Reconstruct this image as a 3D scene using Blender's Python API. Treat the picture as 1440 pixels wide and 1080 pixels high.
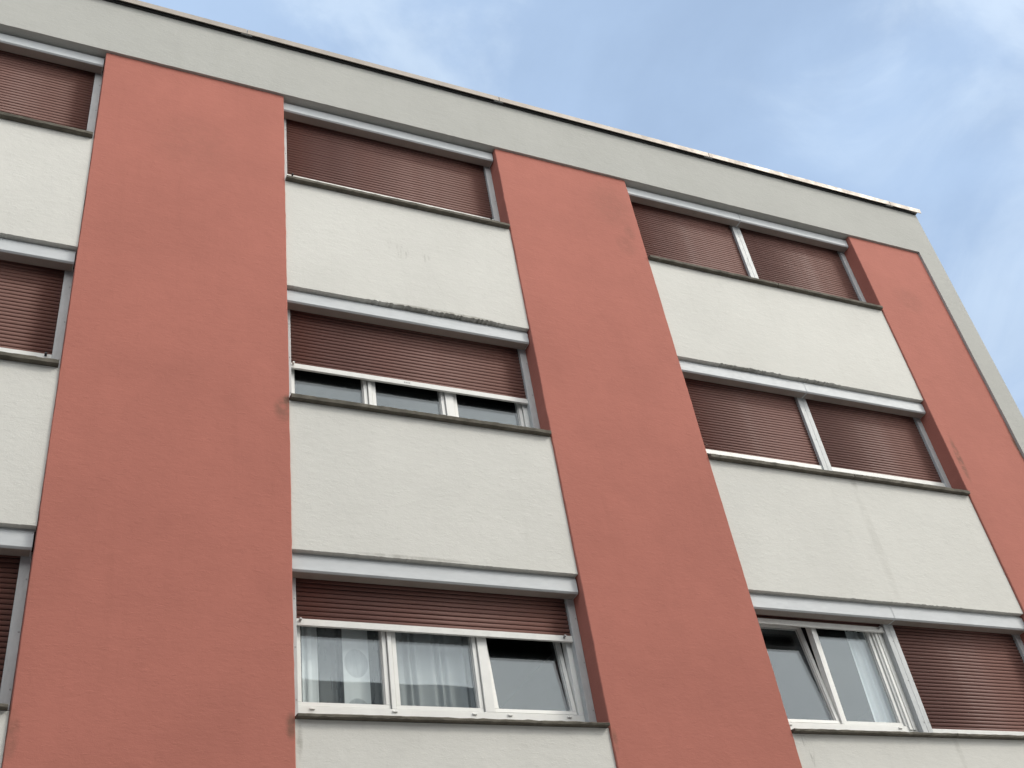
import bpy, bmesh, math, random
from mathutils import Matrix, Vector

random.seed(7)
S = bpy.context.scene
COL = S.collection
for o in list(bpy.data.objects):
    bpy.data.objects.remove(o)

# ------------------------------------------------------------------ camera
ZO = 7.54                                   # height of the second sill row above the ground
cam_d = bpy.data.cameras.new('camera')
cam = bpy.data.objects.new('camera', cam_d)
COL.objects.link(cam)
R = ((0.91067763, -0.38923025, -0.13844158),
     (0.14524061, 0.61537649, -0.77473669),
     (0.38674465, 0.68542803, 0.61694165))
right, down, fwd = (Vector(r) for r in R)
M3 = Matrix((right, -down, -fwd)).transposed()
cam.matrix_world = Matrix.Translation((-1.92962, -7.22194, -5.93875 + ZO)) @ M3.to_4x4()
cam_d.sensor_width = 36.0
cam_d.lens = 1562.60 / 1440 * 36.0
cam_d.clip_start = 0.05
cam_d.clip_end = 2000
S.camera = cam

# ------------------------------------------------------------------ world, sun, exposure
SUN = Vector((0.60, -0.48, 0.64)).normalized()
SUN_EL = math.asin(SUN.z)
SUN_ROT = math.atan2(SUN.x, SUN.y)
S.view_settings.view_transform = 'Standard'
S.view_settings.look = 'None'
S.view_settings.exposure = 1.0
S.view_settings.gamma = 1.0
S.view_settings.use_curve_mapping = False
w = bpy.data.worlds.new('World')
S.world = w
w.use_nodes = True
nt = w.node_tree
nt.nodes.clear()
def N(tree, t, **kw):
    n = tree.nodes.new(t)
    for k, v in kw.items():
        if hasattr(n, k):
            setattr(n, k, v)
        else:
            n.inputs[k].default_value = v
    return n
out = N(nt, 'ShaderNodeOutputWorld')
bg = N(nt, 'ShaderNodeBackground')
bg.inputs['Strength'].default_value = 0.06
sky = N(nt, 'ShaderNodeTexSky')
sky.sky_type = 'NISHITA'
sky.sun_disc = False
sky.sun_elevation = SUN_EL
sky.sun_rotation = SUN_ROT
sky.air_density = 1.0
sky.dust_density = 0.6
tc = N(nt, 'ShaderNodeTexCoord')
mp = N(nt, 'ShaderNodeMapping')
mp.inputs['Scale'].default_value = (1.0, 1.0, 1.6)
mp.inputs['Location'].default_value = (2.2, 0.4, 0.0)
n1 = N(nt, 'ShaderNodeTexNoise')
n1.inputs['Scale'].default_value = 2.3
n1.inputs['Detail'].default_value = 7.0
n1.inputs['Roughness'].default_value = 0.52
n1.inputs['Distortion'].default_value = 0.5
n2 = N(nt, 'ShaderNodeTexNoise')
n2.inputs['Scale'].default_value = 9.0
n2.inputs['Detail'].default_value = 5.0
n2.inputs['Roughness'].default_value = 0.6
add = N(nt, 'ShaderNodeMath', operation='MULTIPLY_ADD')
add.inputs[1].default_value = 0.22
ramp = N(nt, 'ShaderNodeMapRange')
ramp.interpolation_type = 'SMOOTHSTEP'
ramp.inputs['From Min'].default_value = 0.45
ramp.inputs['From Max'].default_value = 0.86
ramp.inputs['To Min'].default_value = 0.72
ramp.inputs['To Max'].default_value = 1.0
mix = N(nt, 'ShaderNodeMix', data_type='RGBA')
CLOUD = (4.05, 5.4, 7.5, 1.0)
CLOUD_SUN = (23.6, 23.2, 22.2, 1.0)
mix.inputs['B'].default_value = CLOUD
L = nt.links.new
L(tc.outputs['Generated'], mp.inputs['Vector'])
L(mp.outputs['Vector'], n1.inputs['Vector'])
L(mp.outputs['Vector'], n2.inputs['Vector'])
L(n2.outputs['Fac'], add.inputs[0])
L(n1.outputs['Fac'], add.inputs[2])
L(add.outputs[0], ramp.inputs['Value'])
L(ramp.outputs['Result'], mix.inputs['Factor'])
# bright overcast in the sunward half of the sky, easing off all round into the thin blue cloud over the roof
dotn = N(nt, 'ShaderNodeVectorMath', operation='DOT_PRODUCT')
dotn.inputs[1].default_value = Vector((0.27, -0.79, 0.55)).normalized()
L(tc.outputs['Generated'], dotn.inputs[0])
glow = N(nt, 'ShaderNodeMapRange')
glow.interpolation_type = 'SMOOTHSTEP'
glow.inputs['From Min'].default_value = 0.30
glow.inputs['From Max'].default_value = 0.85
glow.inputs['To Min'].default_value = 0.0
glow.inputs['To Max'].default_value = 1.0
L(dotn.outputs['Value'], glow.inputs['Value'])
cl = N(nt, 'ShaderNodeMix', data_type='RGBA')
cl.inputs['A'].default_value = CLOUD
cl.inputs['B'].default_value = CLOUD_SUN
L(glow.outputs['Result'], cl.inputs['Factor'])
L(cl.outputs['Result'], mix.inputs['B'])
L(sky.outputs['Color'], mix.inputs['A'])
# thin white wisps over the blue-grey veil
mp3 = N(nt, 'ShaderNodeMapping')
mp3.inputs['Scale'].default_value = (1.0, 1.5, 1.2)
mp3.inputs['Rotation'].default_value = (0.3, 0.2, 0.6)
mp3.inputs['Location'].default_value = (0.35, 0.9, 0.0)
n3 = N(nt, 'ShaderNodeTexNoise')
n3.inputs['Scale'].default_value = 3.6
n3.inputs['Detail'].default_value = 8.0
n3.inputs['Roughness'].default_value = 0.58
n3.inputs['Distortion'].default_value = 0.9
L(tc.outputs['Generated'], mp3.inputs['Vector'])
L(mp3.outputs['Vector'], n3.inputs['Vector'])
wr = N(nt, 'ShaderNodeMapRange')
wr.interpolation_type = 'SMOOTHSTEP'
wr.inputs['From Min'].default_value = 0.46
wr.inputs['From Max'].default_value = 0.74
wr.inputs['To Min'].default_value = 0.0
wr.inputs["To Max"].default_value = 0.24
L(n3.outputs['Fac'], wr.inputs['Value'])
wm_ = N(nt, 'ShaderNodeMix', data_type='RGBA', blend_type='SCREEN')
wm_.blend_type = 'MIX'
lift = N(nt, 'ShaderNodeMix', data_type='RGBA', blend_type='ADD')
lift.inputs['Factor'].default_value = 1.0
lift.inputs['B'].default_value = (5.6, 5.4, 4.0, 1.0)
L(mix.outputs['Result'], lift.inputs['A'])
L(wr.outputs['Result'], wm_.inputs['Factor'])
L(mix.outputs['Result'], wm_.inputs['A'])
L(lift.outputs['Result'], wm_.inputs['B'])
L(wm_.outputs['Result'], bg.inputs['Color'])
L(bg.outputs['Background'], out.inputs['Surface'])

sun_d = bpy.data.lights.new('sun', 'SUN')
sun_d.energy = 0.75
sun_d.angle = math.radians(10)
sun_d.color = (1.0, 0.94, 0.85)
sun = bpy.data.objects.new('sun', sun_d)
sun.rotation_euler = SUN.to_track_quat('Z', 'Y').to_euler()
sun.location = (20, -30, 40)
COL.objects.link(sun)

# ------------------------------------------------------------------ material helpers
def new_mat(name):
    m = bpy.data.materials.new(name)
    m.use_nodes = True
    t = m.node_tree
    b = t.nodes['Principled BSDF']
    return m, t, b

def noise(t, vec, scale, detail=4, rough=0.55, stretch=None, loc=None):
    if stretch or loc:
        mp = N(t, 'ShaderNodeMapping')
        if stretch: mp.inputs['Scale'].default_value = stretch
        if loc: mp.inputs['Location'].default_value = loc
        t.links.new(vec, mp.inputs['Vector'])
        vec = mp.outputs['Vector']
    n = N(t, 'ShaderNodeTexNoise')
    n.inputs['Scale'].default_value = scale
    n.inputs['Detail'].default_value = detail
    n.inputs['Roughness'].default_value = rough
    t.links.new(vec, n.inputs['Vector'])
    return n.outputs['Fac']

def maprange(t, v, a, b, c, d, smooth=True):
    r = N(t, 'ShaderNodeMapRange')
    if smooth: r.interpolation_type = 'SMOOTHSTEP'
    r.inputs['From Min'].default_value = a
    r.inputs['From Max'].default_value = b
    r.inputs['To Min'].default_value = c
    r.inputs['To Max'].default_value = d
    t.links.new(v, r.inputs['Value'])
    return r.outputs['Result']

def math_(t, op, a, b=None, c=None):
    n = N(t, 'ShaderNodeMath', operation=op)
    for i, x in enumerate((a, b, c)):
        if x is None: continue
        if isinstance(x, (int, float)): n.inputs[i].default_value = x
        else: t.links.new(x, n.inputs[i])
    return n.outputs[0]

def mixcol(t, fac, a, b, blend='MIX'):
    n = N(t, 'ShaderNodeMix', data_type='RGBA', blend_type=blend)
    for key, x in (('Factor', fac), ('A', a), ('B', b)):
        if isinstance(x, (int, float)): n.inputs[key].default_value = x
        elif isinstance(x, tuple): n.inputs[key].default_value = (*x, 1.0) if len(x) == 3 else x
        else: t.links.new(x, n.inputs[key])
    return n.outputs['Result']

def spots_mask(t, pos, spots):
    """soft worn patches: every spot is (x, z, half width, half height, weight) on the facade"""
    sep = N(t, 'ShaderNodeSeparateXYZ')
    t.links.new(pos, sep.inputs[0])
    total = None
    for (x, z, rx, rz, wt) in spots:
        dx = math_(t, 'MULTIPLY', math_(t, 'SUBTRACT', sep.outputs['X'], x), 1.0 / rx)
        dz = math_(t, 'MULTIPLY', math_(t, 'SUBTRACT', sep.outputs['Z'], z), 1.0 / rz)
        r2 = math_(t, 'ADD', math_(t, 'MULTIPLY', dx, dx), math_(t, 'MULTIPLY', dz, dz))
        f = maprange(t, r2, 0.0, 1.0, wt, 0.0)
        total = f if total is None else math_(t, 'MAXIMUM', total, f)
    return total

def plaster(name, col, var, spots=(), spotcol=(0.1, 0.09, 0.08), bump=0.45, streak=0.25, rough=0.9,
            fine_spots=(), fine_col=(0.2, 0.19, 0.17)):
    m, t, b = new_mat(name)
    tc = N(t, 'ShaderNodeTexCoord')
    p = tc.outputs['Object']
    big = noise(t, p, 0.9, 5, 0.6)
    mid = noise(t, p, 5.5, 6, 0.65)
    stk = noise(t, p, 4.0, 4, 0.6, stretch=(2.4, 1, 0.16))
    c = mixcol(t, maprange(t, big, 0.3, 0.7, 0.0, 1.0), tuple(x * (1 - var) for x in col), tuple(min(1, x * (1 + var)) for x in col))
    c = mixcol(t, maprange(t, mid, 0.25, 0.75, 0.0, 1.0), c, mixcol(t, 1.0, c, (1 - var * .9,) * 3, 'MULTIPLY'))
    c = mixcol(t, maprange(t, stk, 0.52, 0.78, 0.0, streak), c, mixcol(t, 1.0, c, (0.84, 0.84, 0.82), 'MULTIPLY'))
    if spots:
        k = math_(t, 'MULTIPLY', spots_mask(t, p, spots), maprange(t, noise(t, p, 14, 5, 0.65), 0.3, 0.62, 0.15, 1.0))
        c = mixcol(t, k, c, spotcol)
    if fine_spots:
        k = math_(t, 'MULTIPLY', spots_mask(t, p, fine_spots), maprange(t, noise(t, p, 26, 4, 0.6, stretch=(1.6, 1, 0.28)), 0.5, 0.66, 0.0, 1.0))
        c = mixcol(t, k, c, fine_col)
    # tiny darker pits
    pit = noise(t, p, 70, 3, 0.5)
    c = mixcol(t, maprange(t, pit, 0.62, 0.78, 0.0, 0.3), c, mixcol(t, 1.0, c, (0.72, 0.72, 0.72), 'MULTIPLY'))
    grain = noise(t, p, 190, 2, 0.6)
    c = mixcol(t, maprange(t, grain, 0.3, 0.7, 0.0, 0.9, False), c, mixcol(t, 1.0, c, (1 - var * 1.6,) * 3, 'MULTIPLY'))
    drip = noise(t, p, 30, 4, 0.65, stretch=(1.0, 1, 0.22), loc=(2, 7, 1))
    c = mixcol(t, maprange(t, drip, 0.57, 0.72, 0.0, 0.5), c, mixcol(t, 1.0, c, (1 - var * 2.2,) * 3, 'MULTIPLY'))
    t.links.new(c, b.inputs['Base Color'])
    b.inputs['Roughness'].default_value = rough
    b.inputs['Specular IOR Level'].default_value = 0.25
    # trowelled relief
    h1 = noise(t, p, 7.0, 5, 0.6, stretch=(1.0, 1.0, 1.9))
    h2 = noise(t, p, 26, 5, 0.62, stretch=(0.75, 1, 1.5))
    h3 = noise(t, p, 130, 3, 0.6)
    ridge = maprange(t, noise(t, p, 13, 4, 0.7, stretch=(0.7, 1, 1.7), loc=(3, 1, 5)), 0.55, 0.66, 0.0, 1.0)
    h = math_(t, 'ADD', math_(t, 'MULTIPLY', h1, 0.8), math_(t, 'MULTIPLY', h2, 0.55))
    h = math_(t, 'ADD', h, math_(t, 'MULTIPLY', h3, 0.26))
    h = math_(t, 'ADD', h, math_(t, 'MULTIPLY', ridge, 0.22))
    bp = N(t, 'ShaderNodeBump')
    bp.inputs['Strength'].default_value = bump
    bp.inputs['Distance'].default_value = 0.02
    t.links.new(h, bp.inputs['Height'])
    t.links.new(bp.outputs['Normal'], b.inputs['Normal'])
    return m

def painted(name, col, rough=0.4, metal=0.0, var=0.06, grime=0.15, scale=9, spec=0.5, bump=0.0, stretch=(1, 1, 1)):
    m, t, b = new_mat(name)
    tc = N(t, 'ShaderNodeTexCoord')
    p = tc.outputs['Object']
    n = noise(t, p, scale, 5, 0.6, stretch=stretch)
    c = mixcol(t, maprange(t, n, 0.3, 0.7, 0, 1), tuple(x * (1 - var) for x in col), tuple(min(1, x * (1 + var)) for x in col))
    g = noise(t, p, scale * 3.1, 5, 0.7, stretch=stretch)
    c = mixcol(t, maprange(t, g, 0.55, 0.75, 0, grime), c, tuple(x * 0.55 for x in col))
    t.links.new(c, b.inputs['Base Color'])
    b.inputs['Metallic'].default_value = metal
    b.inputs['Specular IOR Level'].default_value = spec
    t.links.new(maprange(t, g, 0.3, 0.7, rough * 0.85, min(1, rough * 1.2)), b.inputs['Roughness'])
    if bump:
        bp = N(t, 'ShaderNodeBump')
        bp.inputs['Strength'].default_value = bump
        bp.inputs['Distance'].default_value = 0.006
        t.links.new(g, bp.inputs['Height'])
        t.links.new(bp.outputs['Normal'], b.inputs['Normal'])
    return m

Z = lambda r: ZO + r
MAT = {}
MAT['red'] = plaster('red_render', (0.402, 0.148, 0.113), 0.05,
    spots=[(-0.05, Z(-0.12), 0.10, 0.16, 0.55), (-0.02, Z(-0.02), 0.05, 0.07, 0.9), (7.74, Z(0.50), 0.055, 0.38, 0.65), (8.82, Z(0.9), 0.05, 0.34, 0.75),
           (4.04, Z(3.2), 0.10, 0.18, 0.28), (3.94, Z(2.94), 0.16, 0.2, 0.22), (-1.78, Z(-2.97), 0.06, 0.2, 0.4), (3.9, Z(3.6), 0.35, 0.5, 0.18),
           (-0.9, Z(3.0), 0.5, 0.6, 0.12), (8.2, Z(3.1), 0.3, 0.3, 0.15), (-0.03, Z(-2.86), 0.05, 0.12, 0.7), (2.49, Z(-2.9), 0.03, 0.12, 0.5)],
    spotcol=(0.14, 0.085, 0.06), bump=0.21, streak=0.25)
MAT['cream'] = plaster('cream_render', (0.60, 0.593, 0.552), 0.03,
    spots=[(6.0, Z(-0.05), 0.05, 0.10, 0.35), (5.99, Z(-0.8), 0.075, 0.8, 0.16), (6.0, Z(-2.9), 0.04, 0.25, 0.2), (0.03, Z(-2.95), 0.03, 0.16, 0.5),
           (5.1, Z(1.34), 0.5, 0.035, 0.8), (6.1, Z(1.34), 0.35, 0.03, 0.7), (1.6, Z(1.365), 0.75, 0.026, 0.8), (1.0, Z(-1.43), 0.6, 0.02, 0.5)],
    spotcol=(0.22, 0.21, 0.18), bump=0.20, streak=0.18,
    fine_spots=[(1.03, Z(2.16), 0.06, 0.12, 0.3), (1.18, Z(2.12), 0.08, 0.14, 0.45), (1.40, Z(2.09), 0.1, 0.08, 0.3), (4.33, Z(-2.93), 0.06, 0.2, 0.6)])
MAT['grey'] = plaster('pale_grey_render', (0.395, 0.395, 0.368), 0.03, bump=0.2, streak=0.2)
MAT['stone'] = painted('sill_stone', (0.115, 0.105, 0.085), 0.85, var=0.25, grime=0.7, scale=7, spec=0.2, bump=0.6)
MAT['alu'] = painted('silver_aluminium', (0.50, 0.52, 0.53), 0.6, metal=0.1, spec=0.3, var=0.04, grime=0.10, scale=5, stretch=(1, 1, 4))
MAT['cover'] = painted('brown_grey_cover', (0.26, 0.23, 0.205), 0.6, var=0.06, grime=0.3, scale=5)
MAT['rail'] = painted('grey_aluminium', (0.47, 0.485, 0.485), 0.55, metal=0.1, spec=0.3, var=0.06, grime=0.2, scale=8, stretch=(4, 4, 1))
MAT['pvc'] = painted('white_plastic', (0.74, 0.74, 0.71), 0.35, var=0.03, grime=0.12, scale=7)
MAT['bar'] = painted('pale_shutter_bar', (0.66, 0.66, 0.63), 0.4, var=0.05, grime=0.25, scale=10)
MAT['slat'] = painted('brown_slat', (0.160, 0.072, 0.057), 0.62, var=0.10, grime=0.25, scale=3, spec=0.45, stretch=(0.4, 1, 6))
MAT['coping'] = painted('zinc_coping', (0.29, 0.26, 0.23), 0.5, metal=0.4, spec=0.4, var=0.03, grime=0.04, scale=2)
MAT['dark'] = painted('dark_cavity', (0.02, 0.02, 0.02), 0.8, var=0.1)
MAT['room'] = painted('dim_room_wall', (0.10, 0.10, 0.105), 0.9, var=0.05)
MAT['rubber'] = painted('black_rubber', (0.02, 0.02, 0.022), 0.6)
MAT['knob'] = painted('grey_plastic', (0.30, 0.30, 0.30), 0.5)
MAT['asphalt'] = painted('pale_concrete_paving', (0.29, 0.28, 0.26), 0.9, var=0.25, grime=0.4, scale=1.5, bump=0.4)
MAT['oppwall'] = plaster('grey_block_render', (0.20, 0.197, 0.19), 0.05, bump=0.2)
MAT['opproof'] = painted('dark_roof_edge', (0.17, 0.17, 0.175), 0.6)

def glass_mat():
    m = bpy.data.materials.new('window_glass')
    m.use_nodes = True
    t = m.node_tree
    t.nodes.clear()
    o = N(t, 'ShaderNodeOutputMaterial')
    tr = N(t, 'ShaderNodeBsdfTransparent')
    tr.inputs['Color'].default_value = (0.96, 0.98, 0.975, 1)
    gl = N(t, 'ShaderNodeBsdfGlossy')
    gl.inputs['Roughness'].default_value = 0.0
    gl.inputs['Color'].default_value = (0.86, 0.94, 1.0, 1)
    fr = N(t, 'ShaderNodeFresnel')
    geo = N(t, 'ShaderNodeNewGeometry')
    ior = N(t, 'ShaderNodeMapRange')            # same reflectance from either side of the sheet
    ior.inputs['To Min'].default_value = 1.66
    ior.inputs['To Max'].default_value = 1 / 1.66
    t.links.new(geo.outputs['Backfacing'], ior.inputs['Value'])
    t.links.new(ior.outputs['Result'], fr.inputs['IOR'])
    tc = N(t, 'ShaderNodeTexCoord')
    nz = noise(t, tc.outputs['Object'], 1.3, 2, 0.4)
    bp = N(t, 'ShaderNodeBump')
    bp.inputs['Strength'].default_value = 0.06
    bp.inputs['Distance'].default_value = 0.02
    t.links.new(nz, bp.inputs['Height'])
    t.links.new(bp.outputs['Normal'], gl.inputs['Normal'])
    mx = N(t, 'ShaderNodeMixShader')
    t.links.new(fr.outputs[0], mx.inputs[0])
    t.links.new(tr.outputs[0], mx.inputs[1])
    t.links.new(gl.outputs[0], mx.inputs[2])
    t.links.new(mx.outputs[0], o.inputs['Surface'])
    return m
MAT['glass'] = glass_mat()

def curtain_mat(name, col, opacity, circles=None):
    m, t, b = new_mat(name)
    tc = N(t, 'ShaderNodeTexCoord')
    p = tc.outputs['Object']
    wv = noise(t, p, 60, 3, 0.5, stretch=(1, 1, 0.1))
    c = mixcol(t, wv, tuple(x * 0.93 for x in col), col)
    op = None
    if circles:
        k = None
        sep = N(t, 'ShaderNodeSeparateXYZ')
        t.links.new(p, sep.inputs[0])
        for (x, z, r) in circles:
            dx = math_(t, 'SUBTRACT', sep.outputs['X'], x)
            dz = math_(t, 'SUBTRACT', sep.outputs['Z'], z)
            dz = math_(t, 'MULTIPLY', dz, 0.80)
            d = math_(t, 'SQRT', math_(t, 'ADD', math_(t, 'MULTIPLY', dx, dx), math_(t, 'MULTIPLY', dz, dz)))
            f = maprange(t, d, r * 0.94, r * 1.04, 1.0, 0.0)
            f = math_(t, 'MULTIPLY', f, maprange(t, wv, 0.3, 0.7, 0.6, 0.9))
            k = f if k is None else math_(t, 'MAXIMUM', k, f)
        c = mixcol(t, k, c, (0.40, 0.42, 0.44))
    t.links.new(c, b.inputs['Base Color'])
    b.inputs['Roughness'].default_value = 0.9
    b.inputs['Specular IOR Level'].default_value = 0.1
    tr = N(t, 'ShaderNodeBsdfTransparent')
    mx = N(t, 'ShaderNodeMixShader')
    mx.inputs[0].default_value = opacity
    o = t.nodes['Material Output']
    t.links.new(tr.outputs[0], mx.inputs[1])
    t.links.new(b.outputs[0], mx.inputs[2])
    t.links.new(mx.outputs[0], o.inputs['Surface'])
    return m

# ------------------------------------------------------------------ mesh helpers
def tag(o, label=None, cat=None, group=None, kind=None):
    if label: o['label'] = label
    if cat: o['category'] = cat
    if group: o['group'] = group
    if kind: o['kind'] = kind
    return o

def link(name, me, mat=None, parent=None, loc=None):
    o = bpy.data.objects.new(name, me)
    COL.objects.link(o)
    if mat and me and not me.materials: me.materials.append(mat)
    if parent: o.parent = parent
    if loc: o.location = loc
    return o

def box(bm, x0, x1, y0, y1, z0, z1):
    vs = [bm.verts.new((x, y, z)) for z in (z0, z1) for y in (y0, y1) for x in (x0, x1)]
    for f in ((0, 2, 3, 1), (4, 5, 7, 6), (0, 1, 5, 4), (2, 6, 7, 3), (0, 4, 6, 2), (1, 3, 7, 5)):
        bm.faces.new([vs[i] for i in f])
    return vs

def prism_x(bm, prof, x0, x1):
    """closed (y, z) profile swept from x0 to x1"""
    a = [bm.verts.new((x0, y, z)) for y, z in prof]
    b = [bm.verts.new((x1, y, z)) for y, z in prof]
    n = len(prof)
    for i in range(n):
        j = (i + 1) % n
        bm.faces.new((a[i], a[j], b[j], b[i]))
    bm.faces.new(a[::-1])
    bm.faces.new(b)

def cyl(bm, c, axis, r, h, seg=10):
    ax = Vector(axis).normalized()
    u = ax.orthogonal().normalized()
    v = ax.cross(u)
    c = Vector(c)
    a = [bm.verts.new(c + (u * math.cos(2 * math.pi * i / seg) + v * math.sin(2 * math.pi * i / seg)) * r) for i in range(seg)]
    b = [bm.verts.new(p.co + ax * h) for p in a]
    for i in range(seg):
        j = (i + 1) % seg
        bm.faces.new((a[i], a[j], b[j], b[i]))
    bm.faces.new(a[::-1]); bm.faces.new(b)

def done(name, bm, mat, parent=None, bevel=0.0, seg=1, smooth=False, loc=None):
    bmesh.ops.recalc_face_normals(bm, faces=bm.faces)
    if bevel:
        es = [e for e in bm.edges if len(e.link_faces) == 2 and e.calc_face_angle() > 0.6]
        bmesh.ops.bevel(bm, geom=es, offset=bevel, segments=seg, affect='EDGES', profile=0.5)
    me = bpy.data.meshes.new(name)
    bm.to_mesh(me)
    bm.free()
    if smooth:
        for p in me.polygons: p.use_smooth = True
    return link(name, me, mat, parent)

def B(): return bmesh.new()

def simple_box(name, mat, parent, *b, bevel=0.0, seg=1):
    bm = B(); box(bm, *b)
    return done(name, bm, mat, parent, bevel, seg)

# ------------------------------------------------------------------ ground
bm = B()
vs = [bm.verts.new(p) for p in ((-400, -400, 0), (400, -400, 0), (400, 400, 0), (-400, 400, 0))]
bm.faces.new(vs)
tag(done('ground', bm, MAT['asphalt']), kind='structure', label='pale grey paved yard in front of the block', cat='ground')

# ------------------------------------------------------------------ the block
house = bpy.data.objects.new('apartment_building', None)
COL.objects.link(house)
tag(house, 'flat-roofed apartment block with red pillars, cream panels and brown roller shutters', 'building')

L1 = 4.1426           # underside of the parapet band, relative to the second sill row
LINT = 1.354          # underside of a panel above the sill below it
TOP = 4.98
XL, XR = -6.4, 9.17
COLS = [(-4.235, -1.805), (0.0, 2.465), (4.197, 7.628)]
PILL = [(-6.0, -4.235), (-1.805, 0.0), (2.465, 4.197), (7.628, 8.838)]
FLOORS = [2.8, 0.0, -2.8]

# parapet band and corner strips, proud of the pillars
bm = B()
nx = 140
def band(bm, x0, x1, yf, yb, zb, zt, n, jag=None, top_jit=0.0):
    """a slab whose front lower edge is slightly uneven, as hand-laid render is"""
    fb, ft, bb, bt = [], [], [], []
    for i in range(n + 1):
        x = x0 + (x1 - x0) * i / n
        j = random.gauss(0, 0.0011) + (jag(x) if jag else 0)
        fb.append(bm.verts.new((x, yf, zb + j)))
        ft.append(bm.verts.new((x, yf, zt)))
        bb.append(bm.verts.new((x, yb, zb)))
        bt.append(bm.verts.new((x, yb, zt)))
    for i in range(n):
        bm.faces.new((fb[i], fb[i + 1], ft[i + 1], ft[i]))
        bm.faces.new((bb[i + 1], bb[i], bt[i], bt[i + 1]))
        bm.faces.new((fb[i + 1], fb[i], bb[i], bb[i + 1]))
        bm.faces.new((ft[i], ft[i + 1], bt[i + 1], bt[i]))
    bm.faces.new((fb[0], ft[0], bt[0], bb[0]))
    bm.faces.new((fb[n], bb[n], bt[n], ft[n]))
band(bm, XL, XR, -0.03, 0.30, Z(L1), Z(TOP), 220)
done('parapet', bm, MAT['grey'], house)
for x0, x1 in ((8.838, XR), (XL, -6.0)):
    bm = B()
    n = 60
    l, r_ = [], []
    z0, z1 = 0.0, Z(L1)
    inner = x0 if x0 > 0 else x1
    outer = x1 if x0 > 0 else x0
    rings = []
    for i in range(n + 1):
        z = z0 + (z1 - z0) * i / n
        a = inner + random.gauss(0, 0.0012)
        rings.append([bm.verts.new(p) for p in ((a, -0.03, z), (outer, -0.03, z), (outer, 0.30, z), (inner, 0.30, z))])
    for i in range(n):
        for k in range(4):
            bm.faces.new((rings[i][k], rings[i][(k + 1) % 4], rings[i + 1][(k + 1) % 4], rings[i + 1][k]))
    bm.faces.new(rings[0]); bm.faces.new(rings[-1])
    done('corner_strip', bm, MAT['grey'], house)

def waver(scale=0.0022):
    """slow sideways drift of a hand-finished edge, in metres"""
    ph = [random.uniform(0, 6.28) for _ in range(3)]
    return lambda z: scale * (0.6 * math.sin(z * 1.3 + ph[0]) + 0.45 * math.sin(z * 4.1 + ph[1]) + 0.3 * math.sin(z * 11 + ph[2]))
# red pillars
for x0, x1 in PILL:
    bm = B()
    n = 150
    rings = []
    wa, wb = waver(), waver()
    for i in range(n + 1):
        z = Z(L1) * i / n - (0.002 if i == n else 0)
        a, b = x0 + wa(z) + random.gauss(0, 0.0010), x1 + wb(z) + random.gauss(0, 0.0010)
        e = 0.006
        rings.append([bm.verts.new(p) for p in ((a + e, 0, z), (b - e, 0, z), (b, e, z), (x1, 0.30, z), (x0, 0.30, z), (a, e, z))])
    for i in range(n):
        for k in range(6):
            bm.faces.new((rings[i][k], rings[i][(k + 1) % 6], rings[i + 1][(k + 1) % 6], rings[i + 1][k]))
    bm.faces.new(rings[0]); bm.faces.new(rings[-1])
    done('pillar', bm, MAT['red'], house)

def jag_mid(x):
    return max(0.0, random.gauss(0.006, 0.006)) if 0.75 < x < 2.2 else 0.0
def jag_right(x):
    return max(0.0, random.gauss(0.005, 0.006)) if (4.75 < x < 5.55 or 5.8 < x < 6.4) else 0.0
def jag_low(x):
    return max(0.0, random.gauss(0.002, 0.003)) if 5.4 < x < 6.8 else 0.0

# cream panels
for ci, (x0, x1) in enumerate(COLS):
    for fi, f in enumerate(FLOORS):
        bm = B()
        zt = Z(f) - 0.001
        zb = Z(f - 2.8 + LINT)
        jag = None
        if ci == 1 and fi == 0: jag = jag_mid
        if ci == 2 and fi == 0: jag = jag_right
        if ci == 2 and fi == 1: jag = jag_low
        band(bm, x0 + 0.002, x1 - 0.002, 0.02, 0.297, zb, zt, int((x1 - x0) * 55), jag)
        done('cream_panel', bm, MAT['cream'], house)
    simple_box('plinth_wall', MAT['cream'], house, x0 + 0.002, x1 - 0.002, 0.05, 0.297, 0.0, Z(-2.8 - 2.8 + LINT) - 0.3)

# coping sheets with open joints
joints = [-6.47, -3.45, -0.416, 2.616, 5.622, 8.671, 9.235]
for i in range(len(joints) - 1):
    a, b = joints[i] + 0.004, joints[i + 1] - 0.004
    if i == 0: a = joints[0]
    if i == len(joints) - 2: b = joints[-1]
    dz = random.uniform(-0.004, 0.004)
    bm = B()
    prof = [(-0.085, Z(4.987) + dz), (-0.088, Z(5.062) + dz), (-0.080, Z(5.068) + dz), (0.36, Z(5.030)), (0.36, Z(4.99)), (0.352, Z(4.99)), (0.352, Z(5.02)),
            (-0.076, Z(5.056) + dz), (-0.078, Z(4.987) + dz)]
    prism_x(bm, prof, a, b)
    o = done('coping_sheet', bm, MAT['coping'], house)
    if i > 0:
        bm = B()
        prism_x(bm, [(-0.0765, Z(4.992)), (-0.0745, Z(5.047)), (0.34, Z(5.022)), (0.34, Z(4.995)), (-0.06, Z(4.995))], joints[i] - 0.06, joints[i] + 0.06)
        done('joint_strip', bm, MAT['rail'], house)
simple_box('coping_batten', MAT['dark'], house, XL + 0.01, XR - 0.01, -0.055, 0.32, Z(TOP) + 0.001, Z(4.994))

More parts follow.
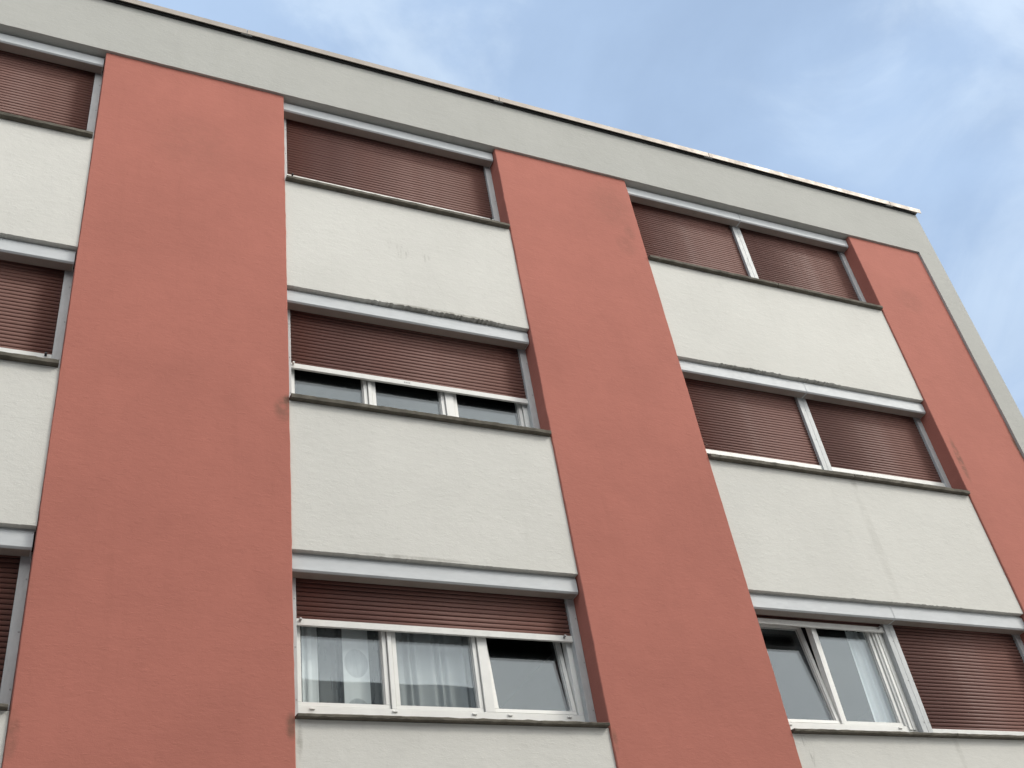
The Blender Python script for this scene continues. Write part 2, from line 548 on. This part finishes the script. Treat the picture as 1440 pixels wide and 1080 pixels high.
# side wall, back wall, roof, inner slabs and cross walls
simple_box('side_wall', MAT['grey'], house, 8.88, XR - 0.002, 0.302, 11.0, 0.0, Z(TOP))
simple_box('side_wall', MAT['grey'], house, XL + 0.002, -6.1, 0.302, 11.0, 0.0, Z(TOP))
simple_box('back_wall', MAT['grey'], house, -6.098, 8.878, 10.7, 11.0, 0.0, Z(TOP))
simple_box('roof', MAT['dark'], house, -6.098, 8.878, 0.302, 10.69, Z(4.5), Z(4.85))
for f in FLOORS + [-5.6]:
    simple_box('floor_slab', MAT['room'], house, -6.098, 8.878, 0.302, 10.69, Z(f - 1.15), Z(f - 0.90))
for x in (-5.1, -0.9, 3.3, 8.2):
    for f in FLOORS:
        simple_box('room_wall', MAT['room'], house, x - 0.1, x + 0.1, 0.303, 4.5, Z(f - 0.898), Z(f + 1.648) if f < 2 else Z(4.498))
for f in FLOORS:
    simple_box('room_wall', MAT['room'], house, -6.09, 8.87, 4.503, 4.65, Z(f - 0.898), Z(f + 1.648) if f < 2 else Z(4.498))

# ------------------------------------------------------------------ sills, boxes, rails, shutters
def sill(x0, x1, f):
    bm = B()
    n = max(8, int((x1 - x0) * 22))
    rings = []
    th = {2.8: -0.006, 0.0: -0.003, -2.8: -0.020}[f]
    for i in range(n + 1):
        x = x0 + (x1 - x0) * i / n
        j = lambda s=0.0016: random.gauss(0, s)
        rings.append([bm.verts.new((x, y, Z(f) + z)) for y, z in
                      ((-0.030 + j(), 0.003 + j()), (-0.032 + j(), 0.038 + th + j()), (-0.026 + j(), 0.045 + th + j()), (0.30, 0.085 + th), (0.30, 0.002), (0.0, 0.002), (-0.012, 0.006), (-0.018, 0.001))])
    m = len(rings[0])
    for i in range(n):
        for k in range(m):
            bm.faces.new((rings[i][k], rings[i][(k + 1) % m], rings[i + 1][(k + 1) % m], rings[i + 1][k]))
    bm.faces.new(rings[0]); bm.faces.new(rings[-1])
    return done('window_sill', bm, MAT['stone'], house)

def shutter_box(x0, x1, f, top):
    bm = B()
    prof = [(0.060, 1.200), (0.058, 1.203), (0.060, 1.312), (0.068, top), (0.168, top), (0.168, 1.192), (0.162, 1.190), (0.070, 1.190)]
    prism_x(bm, [(y, Z(f) + z) for y, z in prof], x0, x1)
    b = done('shutter_box', bm, MAT['alu'], house)
    e = B()
    box(e, x0 + 0.006, x1 - 0.006, 0.074, 0.164, Z(f) + 1.1865, Z(f) + 1.1895)
    done('access_cover', e, MAT['cover'], b)
    for xa, xb in ((x0 - 0.003, x0 + 0.004), (x1 - 0.004, x1 + 0.003)):
        e = B()
        prism_x(e, [(y, Z(f) + z) for y, z in ((0.057, 1.203), (0.057, 1.314), (0.066, top + 0.001), (0.170, top + 0.001), (0.170, 1.188), (0.069, 1.188))], xa, xb)
        done('end_cap', e, MAT['alu'], b)
    return b

def rail(x0, x1, f):
    bm = B()
    z0, z1 = Z(f) + 0.07, Z(f) + 1.235
    box(bm, x0, x1, 0.175, 0.233, z0, z1)
    r = done('guide_rail', bm, MAT['rail'], house, 0.003, 2)
    for zz in (0.21, 0.617, 1.015):
        s = B(); cyl(s, ((x0 + x1) / 2 + 0.022, 0.1755, Z(f) + zz), (0, -1, 0), 0.006, 0.003, 8)
        done('screw', s, MAT['knob'], r)
    return r

def roller_shutter(x0, x1, f, bar_z, pitch, label, top=1.262, peg=None, mark=None):
    """hanging sheet of curved slats above a pale end bar; bar_z is the bar's lower edge"""
    zb = bar_z + 0.055
    bar_z += 0.014
    zb += 0.014
    bm = B(); box(bm, x0 + 0.004, x1 - 0.004, 0.2225, 0.2255, Z(f) + zb - 0.01, Z(f) + top)
    rs = done('roller_shutter', bm, MAT['dark'], house)
    tag(rs, label)
    # one slat mesh for this width
    m = B()
    p = pitch
    prof = [(0.219, 0.0), (0.2135, 0.0006), (0.2105, 0.003), (0.2082, p * 0.28), (0.2077, p * 0.48), (0.2086, p * 0.69), (0.2115, p * 0.83), (0.216, p * 0.885), (0.219, p * 0.895)]
    a = [m.verts.new((x0, y, z)) for y, z in prof]
    b = [m.verts.new((x1, y, z)) for y, z in prof]
    nn = len(prof)
    for i in range(nn - 1):
        m.faces.new((a[i], a[i + 1], b[i + 1], b[i])).smooth = True
    m.faces.new((a[0], b[0], b[-1], a[-1]))
    m.faces.new(a[::-1]); m.faces.new(b)
    bmesh.ops.recalc_face_normals(m, faces=m.faces)
    me = bpy.data.meshes.new('slat')
    m.to_mesh(me); m.free()
    me.materials.append(MAT['slat'])
    z = zb
    while z < top:
        o = link('slat', me, None, rs, (random.gauss(0, 0.0006), random.gauss(0, 0.0005), Z(f) + z))
        o.rotation_euler = (random.gauss(0, 0.012), 0, 0)
        # keep slats hinged on the sheet: tilt about the world x axis only, tiny
        o.rotation_euler = (0, 0, 0)
        z += pitch
    bb = B()
    box(bb, x0, x1, 0.190, 0.2145, Z(f) + bar_z, Z(f) + zb - 0.001)
    bar = done('bottom_bar', bb, MAT['bar'], rs, 0.003, 2)
    if peg:
        for px, pm in peg:
            k = B(); cyl(k, (px, 0.190, Z(f) + bar_z + 0.034), (0, -1, 0.25), 0.010, 0.030, 10)
            done('stop_peg', k, MAT[pm], rs)
    if mark:
        k = B()
        for i in range(4):
            box(k, mark + i * 0.016, mark + i * 0.016 + 0.010, 0.1892, 0.1904, Z(f) + bar_z + 0.020, Z(f) + bar_z + 0.036)
        done('maker_mark', k, MAT['knob'], rs)
    return rs

# ------------------------------------------------------------------ windows
FY = 0.236
def frame_ring(bm, x0, x1, z0, z1, wl, wr, wb, wt, y0, y1):
    box(bm, x0, x1, y0, y1, z0, z0 + wb)
    box(bm, x0, x1, y0, y1, z1 - wt, z1)
    box(bm, x0, x0 + wl, y0, y1, z0 + wb, z1 - wt)
    box(bm, x1 - wr, x1, y0, y1, z0 + wb, z1 - wt)

def window(x0, x1, f, sashes, weeps, label, ztop=1.26, grooves=()):
    """sashes: list of (left, right, tilt in degrees); the frame fills what they leave"""
    zs0, zs1 = 0.199, 1.226
    bm = B()
    zf = Z(f)
    box(bm, x0, x1, FY, FY + 0.07, zf + 0.06, zf + zs0 - 0.006)
    box(bm, x0, x1, FY, FY + 0.07, zf + zs1 + 0.004, zf + ztop)
    edges = [x0] + [e for s in sashes for e in (s[0] - 0.006, s[1] + 0.006)] + [x1]
    for i in range(0, len(edges), 2):
        box(bm, edges[i], edges[i + 1], FY, FY + 0.07, zf + zs0 - 0.0055, zf + zs1 + 0.0035)
    fr = done('window', bm, MAT['pvc'], house, 0.0025, 2)
    tag(fr, label)
    # rebate the sashes close against, behind the frame
    for (a, b, tilt) in sashes:
        piv = Vector((0, FY + 0.045, zf + zs0 + 0.01))
        rot = Matrix.Translation(piv) @ Matrix.Rotation(-math.radians(tilt), 4, 'X') @ Matrix.Translation(-piv)
        s = B()
        y0 = FY + 0.015
        frame_ring(s, a, b, zf + zs0, zf + zs1, 0.034, 0.034, 0.031, 0.034, y0, y0 + 0.058)
        # slim glazing bead
        frame_ring(s, a + 0.0345, b - 0.0345, zf + zs0 + 0.0315, zf + zs1 - 0.0345, 0.006, 0.006, 0.006, 0.006, y0 + 0.019, y0 + 0.05)
        bmesh.ops.transform(s, matrix=rot, verts=s.verts)
        so = done('sash', s, MAT['pvc'], fr, 0.002, 1)
        if tilt: tag(so, 'sash tilted open at the top')
        for yy in (y0 + 0.027, y0 + 0.046):
            g = B()
            x_, X_, z_, Z_ = a + 0.036, b - 0.036, zf + zs0 + 0.033, zf + zs1 - 0.036
            g.faces.new([g.verts.new(p) for p in ((x_, yy, z_), (X_, yy, z_), (X_, yy, Z_), (x_, yy, Z_))])
            bmesh.ops.transform(g, matrix=rot, verts=g.verts)
            done('pane', g, MAT['glass'], fr)
        # dark gasket round the glass
        k = B()
        frame_ring(k, a + 0.0405, b - 0.0405, zf + zs0 + 0.0375, zf + zs1 - 0.0405, 0.004, 0.004, 0.004, 0.004, y0 + 0.0235, y0 + 0.0262)
        bmesh.ops.transform(k, matrix=rot, verts=k.verts)
        done('gasket', k, MAT['knob'], fr)
    for x in weeps:
        k = B(); box(k, x - 0.019, x + 0.019, FY - 0.011, FY - 0.0005, zf + 0.166, zf + 0.180)
        done('weep_cap', k, MAT['pvc'], fr, 0.002, 1)
    for gx, gw in grooves:
        k = B(); box(k, gx, gx + gw, FY - 0.014, FY - 0.0005, zf + 0.155, zf + 1.16)
        done('frame_moulding', k, MAT['pvc'], fr, 0.003, 2)
    return fr

BOXTOP = {2.8: 1.322, 0.0: 1.336, -2.8: 1.336}
ROW = {2.8: 'top row', 0.0: 'middle row', -2.8: 'lowest row'}
for f in FLOORS:
    for ci, (x0, x1) in enumerate(COLS):
        # concrete lintel and soffit closer behind the box
        simple_box('lintel', MAT['dark'], house, x0 + 0.003, x1 - 0.003, 0.2345, 0.296, Z(f) + 1.265, Z(f) + (1.3525 if f < 2 else 1.3415))
        simple_box('closing_strip', MAT['rail'], house, x0 + 0.004, x1 - 0.004, 0.076, 0.160, Z(f) + BOXTOP[f] + 0.002, Z(f) + (1.353 if f < 2 else 1.3415))
        if ci < 2:
            sill(x0 + 0.012, x1 - 0.014, f)
            shutter_box(x0 + 0.012, x1 - 0.014, f, BOXTOP[f])
            rail(x0 + 0.001, x0 + 0.070, f)
            rail(x1 - 0.072, x1 - 0.001, f)
        else:
            sill(x0 + 0.012, 5.999, f); sill(6.007, x1 - 0.014, f)
            shutter_box(x0 + 0.012, 5.883, f, BOXTOP[f]); shutter_box(5.893, x1 - 0.014, f, BOXTOP[f])
            rail(x0 + 0.001, x0 + 0.070, f); rail(x1 - 0.072, x1 - 0.001, f)
            rail(5.826, 5.8845, f); rail(5.8865, 5.945, f)

PM, PR = 0.0400, 0.0357
def inner(x0, x1): return x0 + 0.066, x1 - 0.068
# left column
for f, bz in zip(FLOORS, (0.19, 0.195, 0.09)):
    a, b = inner(*COLS[0])
    roller_shutter(a, b, f, bz, PM, 'closed brown shutter in the left column, ' + ROW[f], peg=[(b - 0.05, 'rubber')] if f == 0 else None)
# middle column
a, b = inner(*COLS[1])
roller_shutter(a, b, 2.8, 0.252, PM, 'closed brown shutter under the parapet in the middle column', peg=[(0.125, 'rubber'), (2.355, 'rubber')])
roller_shutter(a, b, 0.0, 0.502, PM, 'brown shutter half lowered over three panes', peg=[(0.09, 'bar')], mark=1.13)
roller_shutter(a, b, -2.8, 0.793, PM, 'brown shutter mostly raised above the window with white curtains', peg=[(0.10, 'knob'), (2.315, 'knob')])
# right column
ra, rb = COLS[2][0] + 0.066, 5.829
sa, sb = 5.942, COLS[2][1] - 0.068
roller_shutter(ra, rb, 2.8, 0.18, PR, 'closed brown shutter left of the post in the top row')
roller_shutter(sa, sb, 2.8, 0.18, PR, 'closed brown shutter right of the post in the top row')
roller_shutter(ra, rb, 0.0, 0.205, PR, 'closed brown shutter left of the post in the middle row')
roller_shutter(sa, sb, 0.0, 0.210, PR, 'closed brown shutter right of the post in the middle row')
roller_shutter(ra, rb, -2.8, 1.100, PR, 'brown shutter rolled up under its box', peg=[(5.765, 'knob')])
roller_shutter(sa, sb, -2.8, 0.090, PR, 'closed brown shutter beside the tilted window')

M3S = [(0.081, 0.787), (0.833, 1.54), (1.634, 2.343)]
window(0.03, 2.43, 0.0, [(*s, 0) for s in M3S], [], 'white three-sash window half hidden by its shutter')
window(0.03, 2.43, -2.8, [(*M3S[0], 0), (*M3S[1], 0), (*M3S[2], 6.0)], [0.187, 0.812, 1.448, 1.745, 2.259],
       'white three-sash window with curtains and its right sash tilted')
window(4.23, 5.878, -2.8, [(4.275, 4.974, 6.0), (5.018, 5.699, 0)], [4.40, 5.627],
       'white two-sash window with its left sash tilted', grooves=((5.728, 0.030), (5.770, 0.030)))
# ------------------------------------------------------------------ curtains (things that hang in the rooms)
def curtain(name, x0, x1, z0, z1, y, folds, depth, mat, label, seed, taper=0.0):
    rnd = random.Random(seed)
    bm = B()
    n = max(30, folds * 10)
    ph = [rnd.uniform(0, 6.28) for _ in range(4)]
    cols = []
    for i in range(n + 1):
        t = i / n
        row = []
        for k in range(9):
            v = k / 8
            w_ = t + 0.03 * math.sin(3 * t * 6.28 + ph[0]) * (0.5 + 0.5 * v)
            yy = y + depth * (math.sin(w_ * folds * 2 * math.pi + ph[1]) * 0.7 + 0.3 * math.sin(w_ * folds * 1.37 * 2 * math.pi + ph[2])) * (0.75 + 0.25 * v)
            row.append(bm.verts.new((x0 + (x1 - x0) * t + taper * (1 - v) * (t - 0.5), yy, z0 + (z1 - z0) * v)))
        cols.append(row)
    for i in range(n):
        for k in range(8):
            bm.faces.new((cols[i][k], cols[i + 1][k], cols[i + 1][k + 1], cols[i][k + 1])).smooth = True
    me = bpy.data.meshes.new(name)
    bm.to_mesh(me); bm.free()
    o = link(name, me, mat)
    tag(o, label, 'curtain', 'curtains behind the window panes')
    return o
zb, zt = Z(-2.8) - 0.3, Z(-2.8) + 1.20
CW = (0.74, 0.76, 0.77)
curtain('curtain', 0.155, 0.268, zb, zt, 0.355, 2, 0.010, curtain_mat('white_curtain', CW, 0.95), 'narrow white drape at the left edge of the curtained window', 1, 0.02)
curtain('curtain', 0.25, 0.80, zb, zt, 0.405, 6, 0.012, curtain_mat('grey_sheer', (0.55, 0.57, 0.58), 0.38), 'grey sheer curtain behind the panel with circles', 2)
curtain('curtain', 0.470, 0.676, zb, zt, 0.360, 1, 0.003,
        curtain_mat('circle_panel', CW, 0.96, [(0.574, Z(-2.8) + 0.603, 0.094), (0.574, Z(-2.8) + 0.205, 0.094), (0.574, Z(-2.8) + 1.0, 0.094)]),
        'white curtain panel printed with large grey circles', 3)
curtain('curtain', 0.845, 1.565, zb, zt, 0.375, 8, 0.022, curtain_mat('pleated_sheer', (0.72, 0.74, 0.76), 0.55), 'pleated sheer curtain behind the middle sash', 4)
curtain('curtain', 5.50, 5.80, zb, zt, 0.375, 4, 0.018, curtain_mat('pale_drape', (0.78, 0.81, 0.84), 0.85), 'pale blue drape behind the closed sash beside the tilted one', 5, 0.06)

# ------------------------------------------------------------------ the block across the yard, seen mirrored in the panes
opp = bpy.data.objects.new('grey_building', None)
COL.objects.link(opp)
opp.location = (0, -16, 0)
tag(opp, 'plain grey block across the yard, mirrored dimly in the curtained panes', 'building')
OH = 12.72
simple_box('wall', MAT['oppwall'], opp, -30, 13, -12, 0, 0.0, OH - 0.55)
simple_box('roof_edge', MAT['opproof'], opp, -30.3, 13.3, -12.3, 0.3, OH - 0.548, OH)
simple_box('chimney', MAT['oppwall'], opp, 3.6, 4.6, -2.2, -1.4, OH + 0.001, OH + 0.6)
gl_dark = painted('dim_pane', (0.03, 0.035, 0.04), 0.1)
wm = None
for r in range(4):
    for k in range(9):
        x, z = -26 + k * 4.2, 1.4 + r * 2.8
        if wm is None:
            bm = B(); frame_ring(bm, 0, 1.8, 0, 1.3, 0.06, 0.06, 0.06, 0.06, 0.002, 0.05)
            o = done('window', bm, MAT['pvc'], opp); wm = o.data
            bm = B(); box(bm, 0.061, 1.739, 0.003, 0.02, 0.061, 1.239)
            q = done('pane', bm, gl_dark, o); pm = q.data
        else:
            o = link('window', wm, None, opp); q = link('pane', pm, None, o)
        o.location = (x, 0, z)
